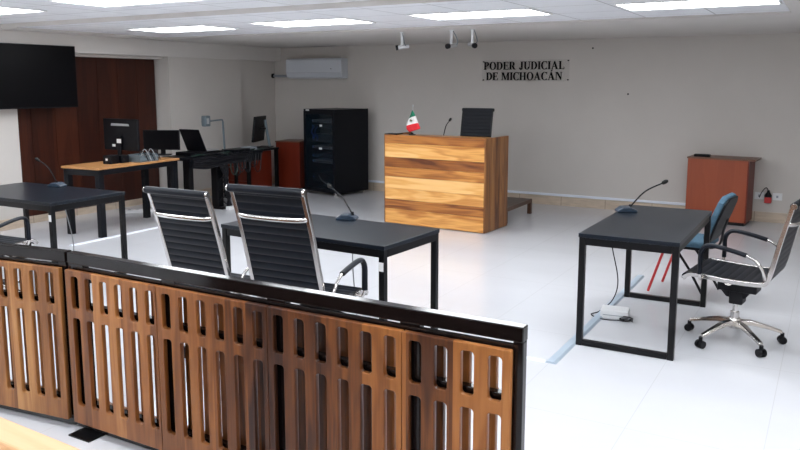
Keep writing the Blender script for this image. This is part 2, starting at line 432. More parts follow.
t2 = thing('courtroom_railing', 'shorter railing section at the far left, black steel with slotted wooden panel, angled towards camera', 'railing', (-3.236, 2.352, .005), 7.2)
pl = []
c0 = -.075
railing(t2, -1.30, [(-.66, -.012, [-.082 - .1065 * k for k in range(6)][::-1]), (-1.29, -.662, [-.73 - .104 * k for k in range(6)][::-1])],
        [(-1.30, -1.24), (-.69, -.63), (-.055, 0)], M['railwood_l'])
MB().box(-1.30, -1.15, -.06, .10, -.005, .004).build('foot_plate', M['blackmetal'], t2, bevel=.002)

# ------------------------------------------------------------------ tables
def table(label, cx, cy, L_, W_, rz, sticker=None):
    """L_ along local x, W_ along local y; loop frame at each short end"""
    t = thing('office_table', label, 'table', (cx, cy, 0), rz, 'black laminate tables with square steel legs')
    a, b_ = L_ / 2, W_ / 2
    MB().box(-a, a, -b_, b_, .732, .758).build('tabletop', M['tabletop'], t, bevel=.002)
    for Y0 in (-b_ + .01, b_ - .035):
        MB().box(-a + .045, a - .045, Y0, Y0 + .025, .682, .732).build('apron', M['blackmetal'], t, bevel=.002)
    for s_ in (-1, 1):
        x0, x1 = (s_ * (a - .004), s_ * (a - .044)); x0, x1 = min(x0, x1), max(x0, x1)
        MB().box(x0, x1, -b_ + .045, b_ - .045, .682, .732).build('end_rail', M['blackmetal'], t, bevel=.003)
        MB().box(x0, x1, -b_ + .045, b_ - .045, .003, .038).build('foot_rail', M['blackmetal'], t, bevel=.003)
        for q in (-1, 1):
            y0, y1 = sorted((q * (b_ - .004), q * (b_ - .044)))
            lg = MB().box(x0, x1, y0, y1, .0, .732).build('leg', M['blackmetal'], t, bevel=.003)
            if sticker and (s_, q) == sticker:
                st = MB().box((x0 + x1) / 2 - .016, (x0 + x1) / 2 + .016, y0 - .0015, y0, .60, .655).build('label_sticker', M['sticker'], lg)
                st['label'] = 'white inventory sticker'
    return t
table('black table at the right with square loop legs, standing end-on to the viewer', -1.093, 5.505, 1.38, .632, 90)
table('black table in the middle, in front of the two high-backed chairs behind the railing', -2.965, 4.20, 1.37, .67, -3, (1, -1))
table('black table at the far left under the television, beside the wooden desk', -6.25, 4.29, 1.42, .77, 1, (1, -1))

# ------------------------------------------------------------------ gooseneck microphones
def mic(label, loc, rz, tip, start=(0, .0, .03), bend=None, basecol='micgrey', withbase=True):
    """base wedge; neck from the base to the tip, both local"""
    t = thing('gooseneck_microphone', label, 'microphone', loc, rz, 'gooseneck table microphones')
    if withbase:
        bs = MB(); bs.prism([(-.075, 0), (.075, 0), (.072, .016), (.02, .042), (-.035, .040), (-.075, .012)], -.05, .05, 'x')
        bs.build('base', M[basecol], t, bevel=.006)
        MB().box(-.03, .03, -.062, -.044, .012, .022).build('button', M['plastic'], t, bevel=.002)
    else:
        MB().cyl((0, 0, 0), (0, 0, .02), .03).build('base', M['plastic'], t)
    s0 = Vector(start); e = Vector(tip)
    mid = bend or (s0.lerp(e, .5) + Vector((0, 0, .05)))
    MB().cyl(s0 - Vector((0, 0, .006)), s0 + Vector((0, 0, .02)), .011, .008).build('socket', M['plastic'], t)
    d = (e - Vector(mid)).normalized()
    MB().tube([s0, mid, e], .0055, 8, 10).build('gooseneck', M['plastic'], t)
    Mx = Matrix.Translation(e) @ d.to_track_quat('Z', 'Y').to_matrix().to_4x4()
    MB().lathe([(.006, -.006), (.012, .0), (.015, .012), (.015, .03), (.009, .042), (.002, .045)], 14, M=Mx).build('windscreen', M['foam'], t)
    return t

# ------------------------------------------------------------------ high-back chairs
def high_chair(label, grp, short=0, metal='chrome'):
    t = thing('office_chair', label, 'chair', group=grp)
    CH = M[metal]; ky = .52 if short else 1.; kz = .745 if short else 1.
    seat = [(.268, .425), (.258, .452), (.22, .462), (.10, .458), (0, .452), (-.10, .452), (-.165, .46)]
    if short: seat = [(a_ if a_ > -.05 else a_ - .03, b_) for a_, b_ in seat]
    back = [(-.165, .46), (-.205, .49), (-.235, .56), (-.265, .66), (-.305, .80), (-.352, .95), (-.395, 1.075), (-.41, 1.115)]
    if short: back = [(-.195 + (a_ + .165) * ky, .46 + (b_ - .46) * kz) for a_, b_ in back]
    x_o = -.195 if short else -.165; TY, TZ = x_o - (.257) * ky, .46 + .658 * kz; BY, BZ = x_o - .187 * ky, .46 + .515 * kz
    MB().ribbon(seat, -.222, .222, .010, ripple=(.006, .045)).build('seat', M['leather'], t)
    MB().ribbon(back, -.222, .222, .010, ripple=(.005, .045)).build('backrest', M['leather'], t)
    MB().tube([(-.245, TY, TZ), (0, TY - .002, TZ + .001), (.245, TY, TZ)], .022, 12, 4).build('head_roll', M['leather'], t)
    full = seat + back[1:]
    full = [(.262, .43)] + full[2:]
    for s_ in (-1, 1):
        x0, x1 = sorted((s_ * .222, s_ * .247))
        MB().ribbon(full, x0, x1, .026).build('side_frame', CH, t, bevel=.004)
        MB().cyl((s_ * .243, TY, TZ), (s_ * .257, TY, TZ), .021, .017, 14).build('end_cap', CH, t)
    MB().tube([(x_, BY - y_, BZ - z_) for x_, y_, z_ in ((-.235, 0, 0), (-.215, .03, .006), (-.15, .046, .009), (0, .052, .01), (.15, .046, .009), (.215, .03, .006), (.235, 0, 0))], .006, 8, 5, rz=.0125).build('crossbar', CH, t)
    MB().tube([(-.23, .0, .432), (-.1, .0, .405), (0, 0, .40), (.1, 0, .405), (.23, .0, .432)], .02, 8, 4, rz=.009).build('seat_bracket', M['chrome'], t)
    for s_ in (-1, 1):
        X = s_ * .285
        arm = [(s_ * .245, -.205, .49), (X - s_ * .012, -.205, .52), (X, -.185, .575), (X, -.13, .625), (X, -.03, .652), (X, .07, .668), (X, .125, .660), (X, .15, .615), (X, .152, .50), (X - s_ * .012, .152, .452), (s_ * .245, .152, .447)]
        ar = MB().tube(arm, .0095, 10, 5).build('armrest', M['chrome'], t)
        pad = [(X, -.105, .636), (X, -.03, .654), (X, .07, .671), (X, .122, .665), (X, .150, .622), (X, .152, .55), (X, .152, .485)]
        MB().tube(pad, .019, 10, 5, rz=.0145).build('arm_pad', M['leather'], ar)
    me = MB(); me.box(-.07, .07, -.13, .10, .345, .398); me.prism([(-.1, .36), (.1, .36), (.05, .30), (-.06, .30)], -.045, .045, 'x')
    me.box(-.055, .055, -.05, .03, .26, .345)
    me.build('tilt_mechanism', M['plastic'], t, bevel=.008)
    MB().tube([(.06, .03, .37), (.15, .04, .372), (.22, .04, .36)], .006, 8, 4).build('lever', M['plastic'], t)
    MB().cyl((0, 0, .10), (0, 0, .20), .028).cyl((0, 0, .20), (0, 0, .30), .016).build('gas_column', M['chrome'], t)
    MB().lathe([(.035, .092), (.042, .10), (.042, .145), (.034, .16)], 20).build('hub', M['chrome'], t)
    for k in range(5):
        a = 2 * pi * k / 5 + .157
        u = Vector((cos(a), sin(a), 0)); w_ = Vector((-sin(a), cos(a), 0))
        lg = MB(); P = [(0.025, .130, .028, .018), (.10, .130, .022, .016), (.20, .104, .018, .012), (.285, .078, .016, .010)]
        vs = []
        for r, z, hw, hh in P:
            for sx, sz in ((-1, -1), (1, -1), (.75, 1), (-.75, 1)):
                vs.append(u * r + w_ * (hw * sx) + Vector((0, 0, z + hh * sz)))
        fs = [(i * 4 + j, i * 4 + (j + 1) % 4, (i + 1) * 4 + (j + 1) % 4, (i + 1) * 4 + j) for i in range(3) for j in range(4)] + [(3, 2, 1, 0), (12, 13, 14, 15)]
        lg.add(vs, fs, True)
        lo = lg.build('base_leg', M['chrome'], t, bevel=.004)
        c = MB(); q = u * .288
        for s_ in (-1, 1):
            p0 = q + w_ * (s_ * .006) + Vector((0, 0, .026)); p1 = q + w_ * (s_ * .024) + Vector((0, 0, .026))
            c.cyl(p0, p1, .026, .024, 18)
        c.cyl(q + Vector((0, 0, .03)), q + Vector((0, 0, .072)), .012)
        c.build('caster', M['plastic'], lo)
    return t
HG = 'high-backed black chrome-framed office chairs'
ch = high_chair('black high-backed office chair behind the railing, on the right, one armrest fully visible', HG)
ch.location = (-2.655, 3.57, 0); ch.rotation_euler = (0, 0, RAD(3)); ch.scale = (1, 1, 1.035)
dup(ch, (-3.30, 3.55, 0), 1, 'black high-backed office chair behind the railing, left neighbour of the one whose armrest shows', scale=.97).scale.z = .985
dup(ch, (-5.83, 3.55, 0), 4, 'black office chair cut by the left edge, only its armrest and seat corner showing')
o = high_chair('black chrome-framed chair on casters seen from the side, right of the right table', None, short=1)
o.location = (-.50, 5.42, 0); o.rotation_euler = (0, 0, RAD(83)); o.scale = (1.07, 1.07, 1.04)
o = high_chair('black high-backed chair behind the wooden judge bench, only its back showing', None, metal='blackmetal')
o.location = (-4.13, 9.06, .2); o.rotation_euler = (0, 0, RAD(180)); o.scale = (.9, .6, 1.06)

# ------------------------------------------------------------------ blue visitor chair
t = thing('visitor_chair', 'blue upholstered visitor chair with red legs behind the right table', 'chair', (-1.02, 6.55, 0), 83)
# local: faces +y (rotated to world -x)
st = MB(); st.prism([(-.20, -.20), (-.17, -.23), (.17, -.23), (.20, -.20), (.225, .16), (.19, .215), (.1, .235), (-.1, .235), (-.19, .215), (-.225, .16)], .425, .475, 'z')
st.build('seat', M['blue'], t, bevel=.018, seg=3)
MB().prism([(-.19, -.2), (.19, -.2), (.215, .16), (.1, .22), (-.1, .22), (-.215, .16)], .405, .427, 'z').build('seat_shell', M['plastic'], t, bevel=.006)
Mb = Matrix.Translation((0, -.215, .475)) @ Matrix.Rotation(RAD(20), 4, 'X')
def backshape(w0, w1, h):
    return [(-w0, .03), (-w0 + .04, 0), (w0 - .04, 0), (w0, .03), (w1 + .015, h * .6), (w1, h - .05), (w1 - .05, h), (-w1 + .05, h), (-w1, h - .05), (-w1 - .015, h * .6)]
MB().prism(backshape(.17, .19, .39), -.004, .044, 'y', M=Mb).build('backrest', M['blue'], t, bevel=.014, seg=3)
MB().prism(backshape(.165, .185, .382), -.022, -.004, 'y', M=Mb).build('back_shell', M['plastic'], t, bevel=.008)
MB().tube([(0, -.05, .41), (0, -.20, .40), (0, -.275, .44), (0, -.30, .56), (0, -.325, .65)], .03, 8, 5, rz=.009).build('back_support', M['plastic'], t)
for s_ in (-1, 1):
    MB().tube([(s_ * .185, .10, .41), (s_ * .185, .16, .22), (s_ * .185, .225, .012)], .011, 8, 1).build('leg', M['redpaint'], t)
    MB().tube([(s_ * .19, .02, .41), (s_ * .20, -.10, .25), (s_ * .205, -.24, .012)], .011, 8, 1).build('leg', M['plastic'], t)


# ------------------------------------------------------------------ judge bench
def tone_mesh(o, vals):
    at = o.data.attributes.new('tone', 'FLOAT', 'FACE')
    for i, v in enumerate(vals): at.data[i].value = v
def boards(name, rects, mats, parent, bev=.0015):
    """rects = list of boxes (6 numbers, tone, material index); no merging so tone stays per board"""
    vs = []; fs = []; mi = []; tn = []
    for bx in rects:
        x0, x1, y0, y1, z0, z1, tone, m_ = bx
        b0 = len(vs)
        vs += [(x, y, z) for z in (z0, z1) for y in (y0, y1) for x in (x0, x1)]
        for f in ((0, 2, 3, 1), (4, 5, 7, 6), (0, 1, 5, 4), (2, 6, 7, 3), (0, 4, 6, 2), (1, 3, 7, 5)):
            fs.append([b0 + i for i in f]); mi.append(m_); tn.append(tone)
    me = bpy.data.meshes.new(name); me.from_pydata(vs, [], fs)
    for m_ in mats: me.materials.append(m_)
    for i, p in enumerate(me.polygons): p.material_index = mi[i]
    o = bpy.data.objects.new(name, me); COL.objects.link(o); o.parent = parent
    tone_mesh(o, tn)
    if bev:
        b_ = o.modifiers.new('bevel', 'BEVEL'); b_.width = bev; b_.segments = 1; b_.limit_method = 'ANGLE'
    return o
t = thing('judge_bench', 'tall golden plank-fronted wooden judge bench by the back wall', 'bench', (-4.14, 8.035, 0), -3)
HB = 1.108; a = .70
fr = [0, .095, .25, .36, .47, .60, .725, .835, 1.0]
tn = [.42, .74, .16, .50, .90, .74, .30, .62]
rc = []
for i in range(8):
    z1 = HB - fr[i] * (HB - .01); z0 = HB - fr[i + 1] * (HB - .01)
    rc.append((-a + .012, a - .022, 0, .03, z0, z1 - .001, tn[i], 0))
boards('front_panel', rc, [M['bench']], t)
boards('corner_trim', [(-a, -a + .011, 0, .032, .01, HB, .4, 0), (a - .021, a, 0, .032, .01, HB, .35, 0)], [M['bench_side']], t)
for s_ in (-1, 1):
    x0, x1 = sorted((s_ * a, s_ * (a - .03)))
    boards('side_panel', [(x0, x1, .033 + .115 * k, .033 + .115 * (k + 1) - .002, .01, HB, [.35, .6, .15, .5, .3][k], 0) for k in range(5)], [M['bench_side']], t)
MB().box(-a + .03, a - .03, .035, .60, .99, 1.02).build('worktop', M['platform'], t, bevel=.002)
boards('top_cap', [(-a + .012, a - .03, .033, .26, 1.085, HB - .002, .55, 0)], [M['bench']], t)

t = thing('wooden_platform', 'low dark wooden platform behind the judge bench', 'platform', (-4.30, 9.19, 0))
MB().box(-.83, .83, -.46, .46, .15, .20).build('deck', M['platform'], t, bevel=.003)
for sx in (-1, 1):
    for sy in (-1, 1):
        MB().box(sx * .83 - (.05 if sx > 0 else 0), sx * .83 + (0 if sx > 0 else .05), sy * .46 - (.05 if sy > 0 else 0), sy * .46 + (0 if sy > 0 else .05), 0, .15).build('leg', M['platform'], t, bevel=.002)

# flag on the bench
t = thing('desk_flag', 'small green, white and red table flag standing on the judge bench', 'flag', (-4.50, 8.17, 1.107))
MB().lathe([(.045, 0), (.045, .008), (.02, .014), (.008, .03)], 18).build('stand', M['plastic'], t)
MB().tube([(0, 0, .02), (.005, 0, .18), (.012, 0, .345)], .0035, 8, 3).build('pole', M['silver'], t)
MB().lathe([(.003, -.004), (.008, .004), (.008, .010), (.0015, .024)], 10, M=Matrix.Translation((.012, 0, .345))).build('finial', M['silver'], t)
# draped cloth: rows from the pole top down; bands run across
rows = [((.004, .300), (.012, .300)), ((-.018, .245), (.034, .262)), ((-.040, .205), (.048, .232)), ((-.066, .155), (.066, .190)), ((-.082, .110), (.084, .150)), ((-.078, .070), (.108, .108)), ((-.036, .030), (.118, .080))]
RR = []
for i in range(len(rows) - 1):
    for k in range(3):
        u = k / 3; RR.append((Vector(rows[i][0]).lerp(Vector(rows[i + 1][0]), u), Vector(rows[i][1]).lerp(Vector(rows[i + 1][1]), u)))
RR.append((Vector(rows[-1][0]), Vector(rows[-1][1])))
nx = 12; vs = []; fs = []; mi = []
for i, (p, q) in enumerate(RR):
    for j in range(nx + 1):
        c = p.lerp(q, j / nx); vs.append((c.x, -.008 + .012 * sin(j / nx * 7 + i * .12) * min(1, i / 5), c.y))
for i in range(len(RR) - 1):
    for j in range(nx):
        fs.append((i * (nx + 1) + j, i * (nx + 1) + j + 1, (i + 1) * (nx + 1) + j + 1, (i + 1) * (nx + 1) + j)); mi.append(0 if i < 6 else (1 if i < 12 else 2))
mb = MB(); mb.v = [Vector(v) for v in vs]; mb.f = [list(f) for f in fs]; mb.sm = [True] * len(fs); mb.mi = mi
fo = mb.build('cloth', [M['flagg'], M['flagw'], M['flagr']], t)
so = fo.modifiers.new('thick', 'SOLIDIFY'); so.thickness = .0015
em = MB()
Me = Matrix.Translation((-.002, -.026, .178)) @ Matrix.Rotation(pi / 2, 4, 'X') @ Matrix.Rotation(RAD(20), 4, 'Z')
em.prism([(-.008, -.004), (-.016, .006), (-.010, .016), (-.002, .012), (.004, .020), (.009, .016), (.006, .010), (.014, .004), (.010, -.008), (.0, -.010)], 0, .002, 'z', 0, Me)
em.prism([(.019 * cos(x / 9 * pi + pi), .019 * sin(x / 9 * pi + pi)) for x in range(10)] + [(.014 * cos(x / 9 * pi), -.014 * sin(x / 9 * pi)) for x in range(10)], 0, .002, 'z', 1, Me)
em.build('emblem', [M['emblem'], M['emblemg']], fo)
tag(MB().box(-.12, .05, -.08, .08, 0, .012).build('black_folder', M['plastic'], bevel=.003), 'flat black folder lying on the judge bench beside the flag', 'folder').location = (-4.70, 8.16, 1.108)
bpy.data.objects['black_folder'].location = (-4.715, 8.15, 1.1075)

# ------------------------------------------------------------------ server rack
t = thing('server_rack', 'black server rack cabinet with smoked glass door beside the back wall', 'rack', (-6.86, 9.96, 0), -13)
w_, d_, h_ = .36, .36, 1.34
b = MB()
b.box(-w_, w_, d_ - .015, d_, .055, h_); b.box(-w_, -w_ + .015, -d_ + .03, d_ - .015, .055, h_); b.box(w_ - .015, w_, -d_ + .03, d_ - .015, .055, h_)
b.box(-w_, w_, -d_ + .03, d_, .05, .09); b.box(-w_, w_, -d_ + .005, d_, h_ - .03, h_)
b.build('housing', M['black'], t, bevel=.003)
dr = MB()
dr.box(-w_, -w_ + .05, -d_, -d_ + .028, .06, h_ - .03); dr.box(w_ - .05, w_, -d_, -d_ + .028, .06, h_ - .03)
dr.box(-w_ + .05, w_ - .05, -d_, -d_ + .028, .06, .11); dr.box(-w_ + .05, w_ - .05, -d_, -d_ + .028, h_ - .08, h_ - .03)
dr = dr.build('door', M['black'], t, bevel=.002)
MB().box(-w_ + .05, w_ - .05, -d_ + .01, -d_ + .016, .11, h_ - .08).build('glass_pane', M['rackglass'], dr)
MB().box(w_ - .035, w_ - .015, -d_ - .012, -d_, .68, .78).build('handle', M['plastic'], dr, bevel=.003)
for z, hh, c in ((1.13, .045, 'greyplastic'), (1.05, .05, 'micgrey'), (.83, .12, 'micgrey'), (.72, .05, 'greyplastic'), (.58, .05, 'micgrey'), (.50, .045, 'greyplastic'), (.20, .13, 'plastic')):
    u = MB().box(-.26, .26, -.27, .15, z, z + hh).build('rack_unit', M[c], t, bevel=.003)
    q = MB()
    for k in range(10): q.box(-.22 + .04 * k, -.20 + .04 * k, -.274, -.27, z + hh * .3, z + hh * .6)
    q.build('port_row', M['black'], u)
    MB().box(-.245, -.235, -.275, -.27, z + hh * .5, z + hh * .5 + .008).build('status_light', M['led'], u)
MB().tube([(-.2, -.28, 1.07), (-.24, -.30, .98), (-.18, -.30, .92), (-.22, -.28, .86)], .012, 8, 6).tube([(-.12, -.28, 1.07), (-.16, -.30, .98), (-.1, -.30, .9), (-.14, -.28, .85)], .01, 8, 6).build('patch_cables', M['bluecable'], t)
MB().tube([(-.1, -.28, .30), (0, -.3, .22), (.12, -.3, .18), (.2, -.29, .13)], .01, 8, 6).build('patch_cables', M['cablewhite'], t)
MB().box(-w_ + .06, -w_ + .14, -d_ - .002, -d_, h_ - .028, h_ - .006).box(.02, .07, -d_ - .0, -d_ + .009, 1.075, 1.105).box(.0, .06, -d_ - .0, -d_ + .009, .72, .75).build('label_sticker', M['sticker'], t)
for sx in (-1, 1):
    for sy in (-1, 1):
        c = MB(); X, Y = sx * (w_ - .05), sy * (d_ - .05)
        c.cyl((X - .012, Y, .025), (X + .012, Y, .025), .025, n=14); c.box(X - .02, X + .02, Y - .02, Y + .02, .045, .056)
        c.build('caster', M['alu'], t)

# cable trailing from the rack over the floor
tag(MB().tube([(-7.28, 9.70, .012), (-7.25, 9.55, .010), (-7.32, 9.40, .010), (-7.45, 9.20, .010), (-7.42, 8.95, .010)], .009, 8, 8).build('floor_cable', M['cableblack']), 'dark cable lying on the floor left of the server rack', 'cable')

# ------------------------------------------------------------------ air conditioner
t = thing('air_conditioner', 'white wall-mounted split air conditioner high on the back wall', 'air conditioner', (-7.535, YB - .002, 1.815))
MB().prism([(0, 0), (0, .33), (-.17, .33), (-.20, .30), (-.205, .09), (-.17, .02), (-.12, 0)], -.56, .56, 'x').build('housing', M['ac'], t, bevel=.01)
MB().box(-.54, .54, -.2065, -.19, .095, .098).build('panel_line', M['greyplastic'], t)
MB().box(-.5, .5, -.188, -.11, .003, .012, M=Matrix.Translation((0, 0, .0))).build('air_flap', M['white'], t)
MB().box(.35, .37, -.208, -.20, .15, .16).build('display', M['plastic'], t)
MB().tube([(-.56, -.06, .05), (-.66, -.06, .045), (-.80, -.06, .045), (-.93, -.06, .05)], .022, 8, 3).build('pipe', M['greyplastic'], t)
MB().lathe([(.04, 0), (.04, .02), (.02, .03)], 14, M=Matrix.Translation((-.962, -.06, .05)) @ Matrix.Rotation(pi / 2, 4, 'Y')).build('pipe_collar', M['plastic'], t)

# ------------------------------------------------------------------ wall sign, serif letters built from strokes
TH, TN, SE = .205, .075, .055
def ring(cx, cy, rx, ry, ix, iy, a0, a1, n=20):
    out = []
    for k in range(n):
        a, b_ = RAD(a0 + (a1 - a0) * k / n), RAD(a0 + (a1 - a0) * (k + 1) / n)
        out.append([(cx + ix * cos(a), cy + iy * sin(a)), (cx + rx * cos(a), cy + ry * sin(a)), (cx + rx * cos(b_), cy + ry * sin(b_)), (cx + ix * cos(b_), cy + iy * sin(b_))])
    return out
def rect(x0, y0, x1, y1): return [(x0, y0), (x1, y0), (x1, y1), (x0, y1)]
def stem(x, w_=TH, ext=.09, top=True, bot=True):
    r = [rect(x, 0, x + w_, 1)]
    if bot: r.append(rect(x - ext, 0, x + w_ + ext, SE))
    if top: r.append(rect(x - ext, 1 - SE, x + w_ + ext, 1))
    return r
def glyph(c):
    if c == 'I': return stem(.09), .385
    if c in 'PR':
        g = stem(.09) + [rect(.29, 1 - TN, .42, 1), rect(.29, .44, .42, .44 + TN)] + ring(.42, .72, .31, .28, .11, .205, -90, 90)
        if c == 'R': g += [[(.36, .47), (.56, .50), (.84, 0), (.62, 0)], rect(.62, 0, .90, SE)]; return g, .90
        return g, .76
    if c == 'D': return stem(.09) + [rect(.29, 1 - TN, .4, 1), rect(.29, 0, .4, TN)] + ring(.4, .5, .44, .5, .22, .425, -90, 90), .87
    if c == 'O': return ring(.46, .5, .45, .53, .235, .465, 0, 360, 32), .92
    if c == 'C': return ring(.46, .5, .45, .53, .235, .465, 48, 312, 26) + [rect(.73, .70, .78, 1.0), rect(.73, .0, .77, .22)], .82
    if c == 'E': return stem(.09) + [rect(.29, 1 - TN, .70, 1), rect(.29, 0, .73, TN), rect(.29, .47, .55, .54), rect(.65, .76, .70, 1), rect(.68, 0, .73, .27), rect(.52, .38, .565, .63)], .77
    if c == 'L': return stem(.09) + [rect(.29, 0, .70, TN), rect(.65, 0, .70, .28)], .73
    if c == 'J': return [rect(.26, .22, .26 + TH, 1), rect(.17, 1 - SE, .55, 1)] + ring(.235, .2, .23, .25, .03, .18, 180, 360) + ring(.09, .17, .085, .085, 0, 0, 0, 360), .57
    if c == 'U': return [rect(.09, .32, .09 + TH, 1), rect(0, 1 - SE, .38, 1), rect(.70, .32, .77, 1), rect(.60, 1 - SE, .87, 1)] + ring(.43, .33, .34, .35, .135, .27, 180, 360), .88
    if c in 'AÁ':
        g = [[(.41, 1.02), (.49, 1.02), (.86, 0), (.63, 0), (.38, .78)], [(.41, 1.02), (.45, .88), (.17, 0), (.09, 0)], rect(.24, .30, .64, .365), rect(0, 0, .27, SE), rect(.55, 0, .94, SE)]
        if c == 'Á': g.append([(.38, 1.08), (.46, 1.08), (.66, 1.28), (.50, 1.28)])
        return g, .93
    if c == 'H': return stem(.09) + stem(.63) + [rect(.29, .46, .64, .54)], .94
    if c == 'M': return [rect(.10, 0, .17, 1), rect(0, 0, .27, SE), rect(0, 1 - SE, .3, 1), rect(.85, 0, .85 + TH, 1), rect(.76, 0, 1.14, SE), rect(.85, 1 - SE, 1.14, 1),
                         [(.10, 1), (.33, 1), (.62, .22), (.52, .0)], [(.52, 0), (.58, .0), (.90, .86), (.88, 1)]], 1.15
    if c == 'N': return [rect(.10, 0, .17, 1), rect(0, 0, .27, SE), rect(0, 1 - SE, .3, 1), rect(.74, 0, .81, 1), rect(.64, 1 - SE, .91, 1), [(.10, 1), (.34, 1), (.81, .24), (.81, 0), (.74, 0)]], .90
    return [], .36
def text(s_, size, width, cx, z, name, parent):
    gs = [glyph(c) for c in s_]; gap = .05
    tot = sum(g[1] for g in gs) + gap * (len(gs) - 1); k = width / (tot * size)
    x = cx - width / 2
    for g, adv in gs:
        if g:
            mb = MB()
            for p in g:
                mb.prism([(x + q[0] * size * k, z + q[1] * size) for q in p], -.030, -.022, 'y')
            mb.build(name, M['letter'], parent)
        x += (adv + gap) * size * k
t = thing('wall_sign', 'clear acrylic plate with two lines of black serif capitals on the back wall', 'sign', (-3.93, YB, 1.763))
MB().box(-.665, .655, -.021, -.016, 0, .305).build('acrylic_plate', M['acrylic'], t)
text('PODER JUDICIAL', .112, 1.22, -.025, .168, 'letter', t)
text('DE MICHOACÁN', .112, 1.15, -.02, .017, 'letter', t)
for X in (-.645, .635):
    for Z in (.02, .285):
        MB().cyl((X, -.024, Z), (X, 0, Z), .009).build('screw', M['blackmetal'], t)

# small bullet cameras under the soffit
def cam_(label, x, aim, dy=0):
    t = thing('security_camera', label, 'security camera', (x, 8.0 + dy, SO - .175), aim, 'ceiling cameras before the back wall')
    MB().cyl((0, 0, .02), (0, 0, .168), .017, n=12).cyl((0, 0, .165), (0, 0, .175), .028, n=14).build('mount', M['white'], t)
    MB().tube([(.02, .0, .172), (.055, .02, .10), (.07, .03, .04), (.04, .05, .01)], .0045, 6, 5).build('cable', M['arm'], t)
    Mx = Matrix.Rotation(RAD(8), 4, 'X')
    MB().cyl((0, -.05, 0), (0, .085, 0), .025, n=16, M=Mx).build('body', M['silver'], t)
    MB().cyl((0, -.075, 0), (0, -.045, 0), .030, n=16, M=Mx).build('lens_hood', M['plastic'], t)
cam_('small white bullet camera hanging from the ceiling, alone left of the pair', -4.545, -62)
cam_('small white bullet camera hanging from the ceiling, left one of the close pair', -3.895, -15)
cam_('small white bullet camera hanging from the ceiling, nearest the wall sign', -3.63, 48)
for X, Z in ((-2.96, 2.21), (-2.46, 1.59)):
    tag(MB().cyl((X, YB - .008, Z), (X, YB, Z), .012, n=12).build('wall_screw', M['blackmetal']), 'tiny dark screw in the bare back wall right of the sign' + (', the upper one' if Z > 2 else ', the lower one'), 'screw')

# ------------------------------------------------------------------ right cabinet and sockets
t = thing('low_cabinet', 'low cherry-red laminate cabinet against the back wall at the right', 'cabinet', (-1.215, 10.235, 0), -5)
MB().box(-.355, .345, -.19, .19, .04, .80).build('body', M['cherry'], t, bevel=.002)
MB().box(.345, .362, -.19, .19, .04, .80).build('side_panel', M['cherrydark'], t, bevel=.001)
MB().box(-.365, .43, -.2, .20, .80, .822).build('top', M['cherrytop'], t, bevel=.002)
MB().box(-.34, .34, -.175, .18, 0, .04).build('plinth', M['plastic'], t)
tag(MB().box(-.095, .095, -.04, .04, 0, .03).build('black_device', M['plastic'], bevel=.008), 'small oblong black device on top of the cherry-red cabinet', 'device').location = (-1.43, 10.16, .823)
def socket(x, label):
    t = thing('wall_socket', label, 'socket', (x, YB, .33), 0, 'white sockets beside the red cabinet')
    MB().box(-.055, .055, -.012, 0, -.045, .045).build('cover', M['white'], t, bevel=.004)
    MB().box(-.012, .012, -.014, -.010, -.015, .015).build('outlet', M['greyplastic'], t)
socket(-.775, 'white wall socket between the red cabinet and the red plug-in device')
socket(-.57, 'white wall socket right of the red plug-in device')
t = thing('plug_device', 'small red and black bottle-shaped device on the wall between two white sockets', 'device', (-.672, YB - .045, .25))
MB().box(-.04, .04, -.03, .045, 0, .075).build('body', M['redpaint'], t, bevel=.008)
MB().lathe([(.042, .0), (.042, .025), (.018, .06), (.014, .085)], 16, M=Matrix.Translation((0, 0, .075))).build('cap', M['plastic'], t)
MB().tube([(0, 0, .155), (-.03, 0, .19), (-.075, .01, .13), (-.10, .03, .06)], .005, 6, 6).build('cord', M['cableblack'], t)

# ------------------------------------------------------------------ television
t = thing('television', 'large black flat-screen television mounted high on the left wall', 'television', (-8.34, 5.70, 1.435))
MB().box(-.03, .012, -.68, .68, 0, .755).build('housing', M['plastic'], t, bevel=.004)
MB().box(.012, .0135, -.668, .668, .016, .743).build('screen', M['screen'], t)
MB().box(-.158, -.03, -.35, -.06, .2, .5).build('wall_bracket', M['blackmetal'], t)

# ------------------------------------------------------------------ clerk desks on the left
t = thing('writing_desk', 'amber wooden-topped desk with black legs in front of the dark panelled wall', 'desk', (-7.42, 6.24, 0), 4)
MB().box(-.29, .29, -.63, .68, .772, .797).build('desktop', M['desk'], t, bevel=.003)
MB().box(-.275, .275, -.61, -.58, .70, .772).build('apron', M['black'], t, bevel=.002)
MB().box(-.275, .275, .63, .66, .70, .772).build('apron', M['black'], t, bevel=.002)
MB().box(.255, .28, -.58, .63, .71, .772).build('apron', M['black'], t, bevel=.002)
MB().box(-.28, -.255, -.58, .63, .71, .772).build('apron', M['black'], t, bevel=.002)
for sx in (-1, 1):
    for sy, Y in ((-1, -.575), (1, .62)):
        MB().box(sx * .245 - .035, sx * .245 + .035, Y - .035, Y + .035, 0, .772).build('leg', M['black'], t, bevel=.006)

